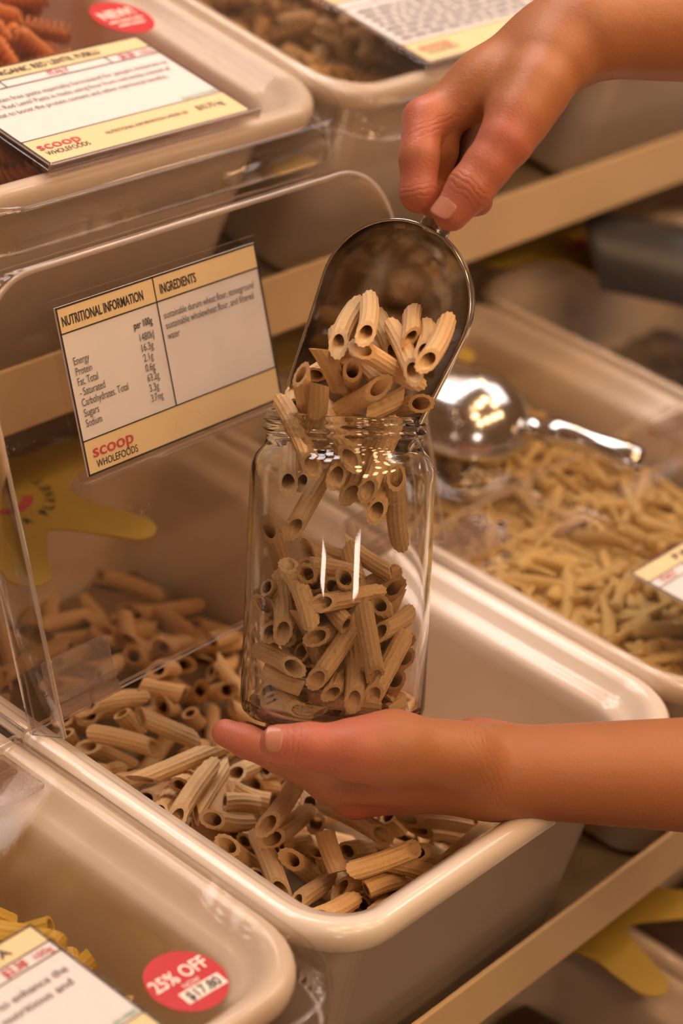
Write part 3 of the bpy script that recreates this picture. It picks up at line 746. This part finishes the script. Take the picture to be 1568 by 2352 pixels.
def bed(name, label, base, x0, x1, y0, y1, fn, mat, cat='pasta'):
    """lumpy floor of the heap inside a tub, in the tub's own axes"""
    nx, ny = 34, 44
    rnd = random.Random(hash(name) % 1000)
    vs = []
    for j in range(ny):
        for i in range(nx):
            x = x0 + (x1 - x0) * i / (nx - 1); y = y0 + (y1 - y0) * j / (ny - 1)
            vs.append(tuple(base @ Vector((x, y, fn(x, y) + rnd.uniform(-0.002, 0.002)))))
    fs = [(j * nx + i, j * nx + i + 1, (j + 1) * nx + i + 1, (j + 1) * nx + i) for j in range(ny - 1) for i in range(nx - 1)]
    o = link(name, mesh(name, vs, fs), mat, smooth=True)
    return tag(o, label, cat, kind='stuff')
IN = 0.042
def level(z): return lambda x, y: z
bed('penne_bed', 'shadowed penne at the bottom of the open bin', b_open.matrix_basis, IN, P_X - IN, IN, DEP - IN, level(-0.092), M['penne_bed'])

def fusilli_mesh(name, mat, L=0.030, R=0.0066, turns=2.4, blades=3):
    n, m_ = 15, 22
    rings = []
    for i in range(m_ + 1):
        t = i / m_
        th = 2 * math.pi * turns * t
        rg = []
        for j in range(n):
            a = 2 * math.pi * j / n
            r = R * (0.30 + 0.70 * max(0.0, math.cos(blades * a)) ** 1.0) * (1 if 0.04 < t < 0.96 else 0.75)
            rg.append((-L / 2 + L * t, r * math.cos(a + th), r * math.sin(a + th)))
        rings.append(rg)
    me = loft(name, rings, True, True)
    me.materials.append(M[mat]); me.polygons.foreach_set('use_smooth', [True] * len(me.polygons))
    return me

def strand_mesh(name, mat, L=0.050, w=0.0028, curl=0.004, twist=1.2):
    rings = []
    for i in range(11):
        t = i / 10
        th = twist * 2 * math.pi * (t - .5)
        c = (-L / 2 + L * t, curl * math.sin(math.pi * t * 1.3), curl * 0.5 * math.cos(math.pi * t))
        rg = []
        for j in range(8):
            a = 2 * math.pi * j / 8
            y, z = w * math.cos(a), w * 0.55 * math.sin(a)
            rg.append((c[0], c[1] + y * math.cos(th) - z * math.sin(th), c[2] + y * math.sin(th) + z * math.cos(th)))
        rings.append(rg)
    me = loft(name, rings, True, True)
    me.materials.append(M[mat]); me.polygons.foreach_set('use_smooth', [True] * len(me.polygons))
    return me

def scatter(name, meshes, base, n, region, fn, label, group, seed, tilt=0.35, rad=1.0, gap=0.0085, sink=0.0):
    rnd = random.Random(seed)
    placed = []
    tries = 0
    while len(placed) < n and tries < n * 40:
        tries += 1
        x = rnd.uniform(region[0], region[1]); y = rnd.uniform(region[2], region[3])
        lay = len(placed) / n
        if any((x - a) ** 2 + (y - b) ** 2 < gap * gap for a, b in placed[-n // 3:]): continue
        placed.append((x, y))
        z = fn(x, y) + 0.002 - sink + (0.011 - sink) * lay * rnd.uniform(0.6, 1.0)
        o = link(name, rnd.choice(meshes), None, None)
        a, t, r = rnd.uniform(0, 2 * math.pi), rnd.gauss(0, tilt), rnd.uniform(0, 2 * math.pi)
        o.matrix_world = base @ Matrix.Translation((x, y, z)) @ Matrix.Rotation(a, 4, 'Z') @ Matrix.Rotation(t, 4, 'Y') @ Matrix.Rotation(r, 4, 'X') @ Matrix.Diagonal((rad, rad, rad, 1))
        tag(o, label, 'pasta', group)

sstep = lambda a, b, v: max(0.0, min(1.0, (v - a) / (b - a)))
FUS_O = [fusilli_mesh('fusilli', 'orange', L) for L in (0.028, 0.032, 0.036)]
FUS_B = [fusilli_mesh('fusilli', 'brown', L, 0.0066) for L in (0.028, 0.033)]
FUS_D = [fusilli_mesh('fusilli', 'dark', L, 0.0052) for L in (0.026, 0.032)]
STR_P = [strand_mesh('pasta_strand', 'pale', L, w, c, t) for L, w, c, t in ((0.044, 0.0044, 0.0012, 0.15), (0.050, 0.0042, 0.0022, 0.1), (0.040, 0.0046, -0.0015, 0.2))]
PEN_Y = [penne_mesh('penne', L=0.040, R=0.0052, bend=b, slant=0.15, mat='yellowpenne', rin=0.7) for b in (0.0, 0.003)]

def h_or(x, y): return -0.030 - 0.085 * sstep(0.200 + 0.055 * sstep(0.10, 0.25, y), 0.268, x)
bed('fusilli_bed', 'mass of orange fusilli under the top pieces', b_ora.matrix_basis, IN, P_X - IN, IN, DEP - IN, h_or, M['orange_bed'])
scatter('orange_fusilli', FUS_O, b_ora.matrix_basis, 170, (IN + 0.004, 0.235, IN + 0.004, 0.36), h_or, 'orange red lentil fusilli spiral under the clear lid', 'orange fusilli', 3)
h_br = level(-0.040)
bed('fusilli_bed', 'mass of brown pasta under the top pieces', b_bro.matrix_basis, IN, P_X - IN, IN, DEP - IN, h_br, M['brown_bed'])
scatter('brown_fusilli', FUS_B, b_bro.matrix_basis, 150, (IN + 0.004, 0.235, IN + 0.004, 0.36), h_br, 'brown pasta spiral under the clear lid on the upper shelf', 'brown fusilli', 4)
h_pa = level(-0.040)
bed('pasta_bed', 'mass of pale pasta under the top strands', b_pale.matrix_basis, IN, P_X - IN, IN, DEP - IN, h_pa, M['pale_bed'])
scatter('pasta_strand', STR_P, b_pale.matrix_basis, 280, (IN + 0.012, P_X - IN - 0.012, IN + 0.012, 0.35), h_pa, 'pale curled pasta strand in the bin under the lying scoop', 'pale pasta strands', 5, 0.14, 1.0, 0.006, 0.0025)
h_da = lambda x, y: -0.070 - 0.02 * sstep(0.2, 0.3, y)
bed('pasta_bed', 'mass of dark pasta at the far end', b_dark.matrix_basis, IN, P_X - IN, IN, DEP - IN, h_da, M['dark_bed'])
scatter('dark_pasta', FUS_D, b_dark.matrix_basis, 90, (IN + 0.008, P_X - IN - 0.008, IN + 0.008, 0.34), h_da, 'dark brown pasta piece in the far bin', 'dark pasta pieces', 6)
def h_ye(x, y): return -0.040 - 0.075 * sstep(0.222, 0.268, x)
bed('penne_bed', 'mass of yellow pasta below the price card', b_yel.matrix_basis, IN, P_X - IN, IN, DEP - IN, h_ye, M['yellowpenne'])
scatter('penne', PEN_Y, b_yel.matrix_basis, 90, (0.12, 0.236, 0.085, 0.20), h_ye, 'yellow ridged pasta tube under the lid of the discounted bin', 'yellow pasta tubes', 8, 0.3, 1.0)
for k, b in enumerate(b_low):
    bed('dark_food_bed', 'dark food filling a lower bin', b.matrix_basis, IN, P_X - IN, IN, DEP - IN, level(-0.05), M['dark_bed'], 'food')

# ------------------------------------------------------------------ glass jar
JB = to_world(cam_pt(762, 1650, 1.10))
JA = np.array([.045, -1.0, -.096]) @ ROT; JA /= np.linalg.norm(JA)
jx = ROT[0] - (ROT[0] @ JA) * JA; jx /= np.linalg.norm(jx)
JM = frame(JB, jx, np.cross(JA, jx), JA)
outer = [(0.0001, 0.0035), (0.024, 0.0030), (0.030, 0.0004), (0.036, 0.0), (0.0405, 0.0012), (0.0432, 0.0040), (0.0442, 0.0080), (0.0442, 0.060), (0.0440, 0.1165), (0.0434, 0.1215), (0.0418, 0.1255),
         (0.0396, 0.1282), (0.0379, 0.1300), (0.0373, 0.1322), (0.0372, 0.1362), (0.0375, 0.1369), (0.0388, 0.1378), (0.0389, 0.1388), (0.0378, 0.1398), (0.0373, 0.1408),
         (0.0376, 0.1414), (0.0386, 0.1421), (0.0386, 0.1430), (0.0377, 0.1437), (0.0374, 0.1446), (0.0375, 0.1460), (0.0368, 0.1468)]
inner = [(0.0352, 0.1468), (0.0346, 0.1460), (0.0345, 0.1330), (0.0352, 0.1305), (0.0376, 0.1272), (0.0396, 0.1248), (0.0412, 0.1205), (0.0418, 0.1160), (0.0420, 0.060), (0.0420, 0.0100), (0.0405, 0.0062), (0.0370, 0.0042), (0.0001, 0.0058)]
tag(link('glass_jar', lathe('glass_jar', outer + inner, 128), M['glass'], smooth=True, mat=JM), 'clear glass jar half full of penne held on an open palm', 'jar')

# ------------------------------------------------------------------ scoops
SB = to_world(cam_pt(975, 520, 1.058)); SMo = to_world(cam_pt(812, 915, 1.082))
SX = SMo - SB; S_LEN = float(np.linalg.norm(SX)); SX /= S_LEN
ph = math.radians(18)
sn = (np.array([0, 0, -math.cos(ph)]) - math.sin(ph) * np.array([395, 163, 0]) / 427.0) @ ROT
SZ = sn - (sn @ SX) * SX; SZ /= np.linalg.norm(SZ)
SY = np.cross(SZ, SX)
def bowl_mesh(L, Wd=0.0368, D=0.0360):
    rings = []
    nu, nv = 30, 40
    for i in range(nu + 1):
        q = (i / nu) ** 1.7
        b = math.sqrt(max(0.0, 1 - (1 - min(q, .40) / .40) ** 2))
        t = 1 - 0.12 * max(0.0, (q - .40) / .60)
        rg = []
        for j in range(nv + 1):
            a = -math.pi / 2 + math.pi * j / nv
            flare = 1.0 + 0.03 * abs(math.sin(a)) ** 6
            rg.append((L * q + 0.018 * q ** 3 * math.cos(a), max(Wd * b * t, 1e-5) * math.sin(a) * flare, -max(D * b, 1e-5) * math.cos(a)))
        rings.append(rg)
    me = loft('bowl', rings, closed_ring=False)
    bm = bmesh.new(); bm.from_mesh(me); bmesh.ops.remove_doubles(bm, verts=bm.verts, dist=4e-5)
    bmesh.ops.recalc_face_normals(bm, faces=bm.faces); bm.to_mesh(me); bm.free()
    me.polygons.foreach_set('use_smooth', [True] * len(me.polygons))
    return me
def handle_mesh(L=0.072):
    rings = []
    for i in range(26):
        t = i / 25
        r = 0.0085 + 0.0014 * math.sin(t * 9.0) - 0.0028 * math.exp(-((t - 0.10) / 0.08) ** 2)
        if t > 0.93: r *= math.sqrt(max(0.02, 1 - ((t - 0.93) / 0.07) ** 2))
        c = (0.0025 - L * t, 0, -0.013 - 0.004 * math.sin(math.pi * t))
        rings.append([(c[0], r * math.cos(2 * math.pi * j / 20), c[2] + r * 0.9 * math.sin(2 * math.pi * j / 20)) for j in range(20)])
    return loft('handle', rings, True, True)
BOWL_ME, HAND_ME = bowl_mesh(S_LEN + 0.009), handle_mesh()
def metal_scoop(label, mx, mat, hmat, extra=1.0):
    e = empty('metal_scoop', mx)
    tag(e, label, 'scoop')
    me = BOWL_ME.copy(); me.materials.append(mat)
    b = link('bowl', me, None, e)
    s = b.modifiers.new('thickness', 'SOLIDIFY'); s.thickness = 0.0013; s.offset = 0
    bv = b.modifiers.new('edge', 'BEVEL'); bv.width = 0.0005; bv.segments = 2; bv.limit_method = 'ANGLE'
    hm = HAND_ME.copy(); hm.materials.append(hmat)
    link('handle', hm, None, e, smooth=True)
    return e
metal_scoop('shiny metal scoop tipping penne into the jar', frame(SB, SX, SY, SZ), M['metal'], M['handle'])
def lying(x, y, z, ang, s=1.0):
    a = math.radians(ang)
    ax = Vector((math.cos(a), math.sin(a), 0.0)); zz = Vector((0, 0, -1.0)); yy = zz.cross(ax)
    return frame((x, y, z), ax * s, yy * s, zz * s)
metal_scoop('metal scoop lying face down on the pale pasta lid', lying(1.064, 0.620, 0.0012, 108, 1.05), M['metal'], M['metal'])
metal_scoop('dark scoop lying on the lid of the far bin', lying(1.39, 0.66, 0.0012, 125, 1.1), M['darkmetal'], M['darkmetal'])

# ------------------------------------------------------------------ the shopper's arms
def sdf_arm(name, palm, chains, joins, vox=0.00125, k_palm=0.010, k_fing=0.0030, k_join=0.007, flush_pts=(), creases=()):
    """one continuous skin: round-cone distance fields blended and meshed with surface nets, in camera axes"""
    pts = []
    for a, b, ra, rb in palm: pts += [(a, ra), (b, rb)]
    for ch in chains:
        for c, r in ch: pts.append((c, r))
    lo = np.min([c - r for c, r in pts], 0) - 0.006; hi = np.max([c + r for c, r in pts], 0) + 0.006
    dims = np.ceil((hi - lo) / vox).astype(int) + 1
    gx = [(lo[i] + vox * np.arange(dims[i])).astype(np.float32) for i in range(3)]
    BIG = np.float32(0.05)
    def cone(field, a, b, ra, rb, k):
        pad = max(ra, rb) + 0.014
        l = np.minimum(a, b) - pad; h = np.maximum(a, b) + pad
        sl = [slice(max(0, int((l[i] - lo[i]) / vox)), min(dims[i], int((h[i] - lo[i]) / vox) + 2)) for i in range(3)]
        X, Y, Z = np.meshgrid(gx[0][sl[0]], gx[1][sl[1]], gx[2][sl[2]], indexing='ij', sparse=True)
        ab = b - a; L2 = float(ab @ ab) + 1e-12
        t = np.clip(((X - a[0]) * ab[0] + (Y - a[1]) * ab[1] + (Z - a[2]) * ab[2]) / L2, 0, 1)
        d = np.sqrt((X - a[0] - t * ab[0]) ** 2 + (Y - a[1] - t * ab[1]) ** 2 + (Z - a[2] - t * ab[2]) ** 2) - (ra + (rb - ra) * t)
        f = field[sl[0], sl[1], sl[2]]
        hh = np.maximum(k - np.abs(f - d), 0) / k
        field[sl[0], sl[1], sl[2]] = np.minimum(f, d) - hh * hh * k * 0.25
    P_ = np.full(dims, BIG, np.float32)
    for a, b, ra, rb in palm: cone(P_, np.array(a), np.array(b), ra, rb, k_palm)
    allf = np.full(dims, BIG, np.float32)
    for ch in chains:
        f = np.full(dims, BIG, np.float32)
        for (a, ra), (b, rb) in zip(ch[:-1], ch[1:]): cone(f, np.array(a), np.array(b), ra, rb, k_fing)
        k = 0.0012
        hh = np.maximum(k - np.abs(allf - f), 0) / k
        allf = np.minimum(allf, f) - hh * hh * k * 0.25
    hh = np.maximum(k_join - np.abs(P_ - allf), 0) / k_join
    V = np.minimum(P_, allf) - hh * hh * k_join * 0.25
    ins = V < 0
    cnt = np.zeros(dims - 1, np.int32)
    acc = np.zeros((*(dims - 1), 3), np.float32); num = np.zeros(dims - 1, np.float32)
    n0, n1, n2 = dims
    sub = lambda a, i, j, k: a[i:n0 - 1 + i, j:n1 - 1 + j, k:n2 - 1 + k]
    corners = [(i, j, k) for i in (0, 1) for j in (0, 1) for k in (0, 1)]
    tot = sum(sub(ins, *c).astype(np.int8) for c in corners)
    act = (tot > 0) & (tot < 8)
    idx = np.argwhere(act)
    vid = np.full(dims - 1, -1, np.int64); vid[act] = np.arange(len(idx))
    acc = np.zeros((len(idx), 3)); num = np.zeros(len(idx))
    for c in corners:
        for ax in range(3):
            if c[ax]: continue
            d = list(c); d[ax] = 1
            va = V[idx[:, 0] + c[0], idx[:, 1] + c[1], idx[:, 2] + c[2]]; vb = V[idx[:, 0] + d[0], idx[:, 1] + d[1], idx[:, 2] + d[2]]
            m = (va < 0) != (vb < 0)
            t = np.where(m, va / np.where(m, va - vb, 1), 0)
            p = np.tile(np.array(c, float), (len(idx), 1)); p[:, ax] += t
            acc[m] += p[m]; num[m] += 1
    co = lo + (idx + acc / num[:, None]) * vox
    faces = []
    for ax in range(3):
        b, c = (ax + 1) % 3, (ax + 2) % 3
        sl0 = [slice(None)] * 3; sl1 = [slice(None)] * 3
        sl0[ax] = slice(0, -1); sl1[ax] = slice(1, None)
        x = np.argwhere(ins[tuple(sl0)] != ins[tuple(sl1)])
        x = x[(x[:, b] > 0) & (x[:, c] > 0) & (x[:, b] < dims[b] - 1) & (x[:, c] < dims[c] - 1)]
        s_in = ins[x[:, 0], x[:, 1], x[:, 2]]
        q = []
        for db, dc in ((1, 1), (0, 1), (0, 0), (1, 0)):
            y = x.copy(); y[:, b] -= db; y[:, c] -= dc
            q.append(vid[y[:, 0], y[:, 1], y[:, 2]])
        q = np.stack(q, 1)
        q[~s_in] = q[~s_in][:, ::-1]
        faces.append(q)
    faces = np.concatenate(faces)
    # light smoothing of the net
    for _ in range(3):
        s = np.zeros_like(co); n = np.zeros(len(co))
        for i in range(4):
            np.add.at(s, faces[:, i], co[faces[:, (i + 1) % 4]] + co[faces[:, (i + 3) % 4]]); np.add.at(n, faces[:, i], 2)
        co = co * 0.45 + s / n[:, None] * 0.55
    flush = np.zeros(len(co))
    for c, r in flush_pts:
        flush = np.maximum(flush, np.clip(1 - np.linalg.norm(co - c, axis=1) / r, 0, 1))
    world = CAM + co @ ROT
    me = bpy.data.meshes.new(name)
    me.vertices.add(len(world)); me.vertices.foreach_set('co', world.ravel())
    me.loops.add(faces.size); me.loops.foreach_set('vertex_index', faces.ravel().astype(np.int32))
    me.polygons.add(len(faces)); me.polygons.foreach_set('loop_start', (np.arange(len(faces)) * 4).astype(np.int32))
    me.update(calc_edges=True); me.validate()
    at = me.attributes.new('flush', 'FLOAT', 'POINT'); at.data.foreach_set('value', np.clip(flush * 1.6, 0, 1).astype(np.float32))
    along = np.zeros(len(co)); mask = np.zeros(len(co))
    for c, d, r, rl in creases:                       # joint creases: centre, finger direction, reach, half length along the finger
        v = co - c; d = d / np.linalg.norm(d)
        al = v @ d
        g = np.exp(-(al / rl) ** 2) * np.clip(1.3 - np.linalg.norm(v, axis=1) / r, 0, 1)
        along = np.where(g > mask, al, along); mask = np.maximum(mask, g)
    for nm, val in (('along', along), ('crease', mask)):
        a_ = me.attributes.new(nm, 'FLOAT', 'POINT'); a_.data.foreach_set('value', val.astype(np.float32))
    bm = bmesh.new(); bm.from_mesh(me); bmesh.ops.recalc_face_normals(bm, faces=bm.faces); bm.to_mesh(me); bm.free()
    me.materials.append(M['skin'])
    me.polygons.foreach_set('use_smooth', [True] * len(me.polygons))
    return me

c_ = cam_pt
def pr(x, y, d, x2, y2, d2, r, r2): return (c_(x, y, d), c_(x2, y2, d2), r / 1000, r2 / 1000)
def ch(*js): return [(c_(x, y, d), r / 1000) for x, y, d, r in js]

def nail(parent, base, tip, normal, r, l0, l1, half=52):
    """curved nail plate on the back of a fingertip, camera axes"""
    ax = tip - base; ax /= np.linalg.norm(ax)
    n = np.array(normal, float); n -= (n @ ax) * ax; n /= np.linalg.norm(n)
    s = np.cross(ax, n)
    rings = []
    for i in range(9):
        t = i / 8
        wv = half * math.sqrt(max(0.03, 1 - abs(2 * t - 1) ** 3.5))
        rg = []
        for j in range(9):
            a = math.radians(-wv + 2 * wv * j / 8)
            rr = r * (1.012 - 0.10 * max(0, t - .55) ** 2)
            rg.append(tuple(CAM + (tip + ax * (l0 + (l1 - l0) * t) + rr * (n * math.cos(a) + s * math.sin(a))) @ ROT))
        rings.append(rg)
    o = link('fingernail', loft('fingernail', rings, closed_ring=False), M['nail'], parent, smooth=True)
    sm = o.modifiers.new('thickness', 'SOLIDIFY'); sm.thickness = 0.0006; sm.offset = 0
    return o

person = empty('person', Matrix.Identity(4))
tag(person, 'person reaching in with two bare arms to fill the jar with the scoop', 'person')

# arm under the jar: palm up, thumb on the near side, fingers running away under the glass
palm = [pr(1130, 1772, 1.085, 2200, 1790, 1.17, 21.0, 38.5),
        pr(1150, 1772, 1.085, 1010, 1755, 1.075, 20, 17),
        pr(1060, 1738, 1.065, 900, 1718, 1.050, 16.5, 15.5), pr(900, 1718, 1.050, 815, 1722, 1.043, 15.0, 13),
        pr(1120, 1790, 1.085, 770, 1792, 1.073, 15, 11), pr(1120, 1795, 1.095, 815, 1826, 1.095, 14, 10.5),
        pr(1120, 1780, 1.105, 850, 1822, 1.115, 14, 10), pr(1110, 1750, 1.115, 885, 1795, 1.135, 13, 10),
        pr(1085, 1693, 1.118, 1160, 1700, 1.118, 10, 9)]
fing = [ch((770, 1792, 1.073, 10.8), (645, 1735, 1.074, 8.6), (565, 1703, 1.077, 7.6), (517, 1683, 1.079, 6.7)),
        ch((815, 1826, 1.095, 10), (700, 1758, 1.097, 8.8), (615, 1712, 1.100, 7.8), (560, 1688, 1.103, 7)),
        ch((850, 1822, 1.115, 9.5), (760, 1745, 1.120, 8.4), (690, 1695, 1.125, 7.4), (640, 1670, 1.128, 6.8)),
        ch((885, 1795, 1.135, 9), (830, 1720, 1.143, 7.6), (780, 1675, 1.148, 6.8), (740, 1652, 1.150, 6)),
        ch((900, 1720, 1.048, 14), (815, 1722, 1.041, 12.4), (708, 1713, 1.036, 10.3), (640, 1708, 1.035, 8.9))]
fl = [(c_(517, 1683, 1.079), .03), (c_(640, 1708, 1.035), .03), (c_(840, 1840, 1.09), .03), (c_(708, 1713, 1.03), .025), (c_(1130, 1690, 1.118), .02), (c_(780, 1690, 1.04), .03)]
cre = [(c_(672, 1712, 1.028), c_(708, 1713, 1.036) - c_(640, 1708, 1.035), .020, .0045), (c_(1085, 1680, 1.068), np.array([1., -.45, 0]), .035, .006), (c_(620, 1728, 1.07), np.array([.9, .4, 0]), .016, .004)]
arm1 = link('arm', sdf_arm('arm', palm, fing, None, flush_pts=fl, creases=cre), None, person)
tag(arm1, 'bare forearm and open palm carrying the jar')
nail(arm1, c_(708, 1713, 1.036), c_(640, 1708, 1.035), (-.2, -.35, -.9), 0.0089, -0.0015, 0.0070, 44)

# arm with the scoop: back of the hand up, thumb along the handle
palm = [pr(1340, 70, 1.062, 2200, 20, 1.15, 21.5, 42),
        pr(1340, 72, 1.062, 1265, 112, 1.060, 21, 20), pr(1265, 112, 1.060, 1120, 195, 1.056, 19.5, 15.5), pr(1120, 195, 1.056, 985, 278, 1.050, 15, 10.0),
        pr(1270, 110, 1.066, 1010, 255, 1.070, 17, 11), pr(1270, 110, 1.075, 1030, 245, 1.084, 15, 10.5), pr(1270, 115, 1.082, 1060, 240, 1.098, 13, 10),
        pr(1265, 150, 1.048, 1190, 265, 1.034, 16, 13.5)]
fing = [ch((972, 274, 1.044, 9.6), (962, 360, 1.037, 8.9), (962, 444, 1.036, 8.4), (1000, 462, 1.058, 7.4), (1045, 430, 1.066, 6.8)),
        ch((1010, 262, 1.066, 9.6), (1006, 345, 1.056, 9.0), (985, 430, 1.062, 8.4), (1040, 470, 1.075, 7.6), (1098, 462, 1.060, 7.0)),
        ch((1030, 252, 1.084, 9.2), (1015, 400, 1.084, 8.2), (1060, 455, 1.088, 7.4), (1112, 430, 1.066, 6.8)),
        ch((1060, 246, 1.098, 8.6), (1045, 370, 1.100, 7.6), (1090, 410, 1.098, 6.8), (1135, 385, 1.074, 6.2)),
        ch((1225, 205, 1.040, 15), (1160, 325, 1.029, 12.2), (1118, 382, 1.027, 10.6), (1080, 432, 1.026, 10.4), (1036, 489, 1.026, 8.4))]
fl = [(c_(955, 265, 1.03), .028), (c_(960, 450, 1.03), .03), (c_(1040, 490, 1.02), .035), (c_(1150, 320, 1.01), .03), (c_(1100, 455, 1.06), .02)]
cre = [(c_(1072, 425, 1.018), c_(1080, 432, 1.026) - c_(1036, 489, 1.026), .022, .0045), (c_(962, 440, 1.030), np.array([.1, 1., 0]), .016, .004), (c_(985, 300, 1.04), np.array([.5, 1., 0]), .016, .004)]
arm2 = link('arm', sdf_arm('arm', palm, fing, None, flush_pts=fl, creases=cre), None, person)
tag(arm2, 'bare forearm and fist gripping the scoop handle')
nail(arm2, c_(1080, 432, 1.026), c_(1036, 489, 1.026), (-.5, -.25, -.8), 0.0084, -0.004, 0.0064, 46)
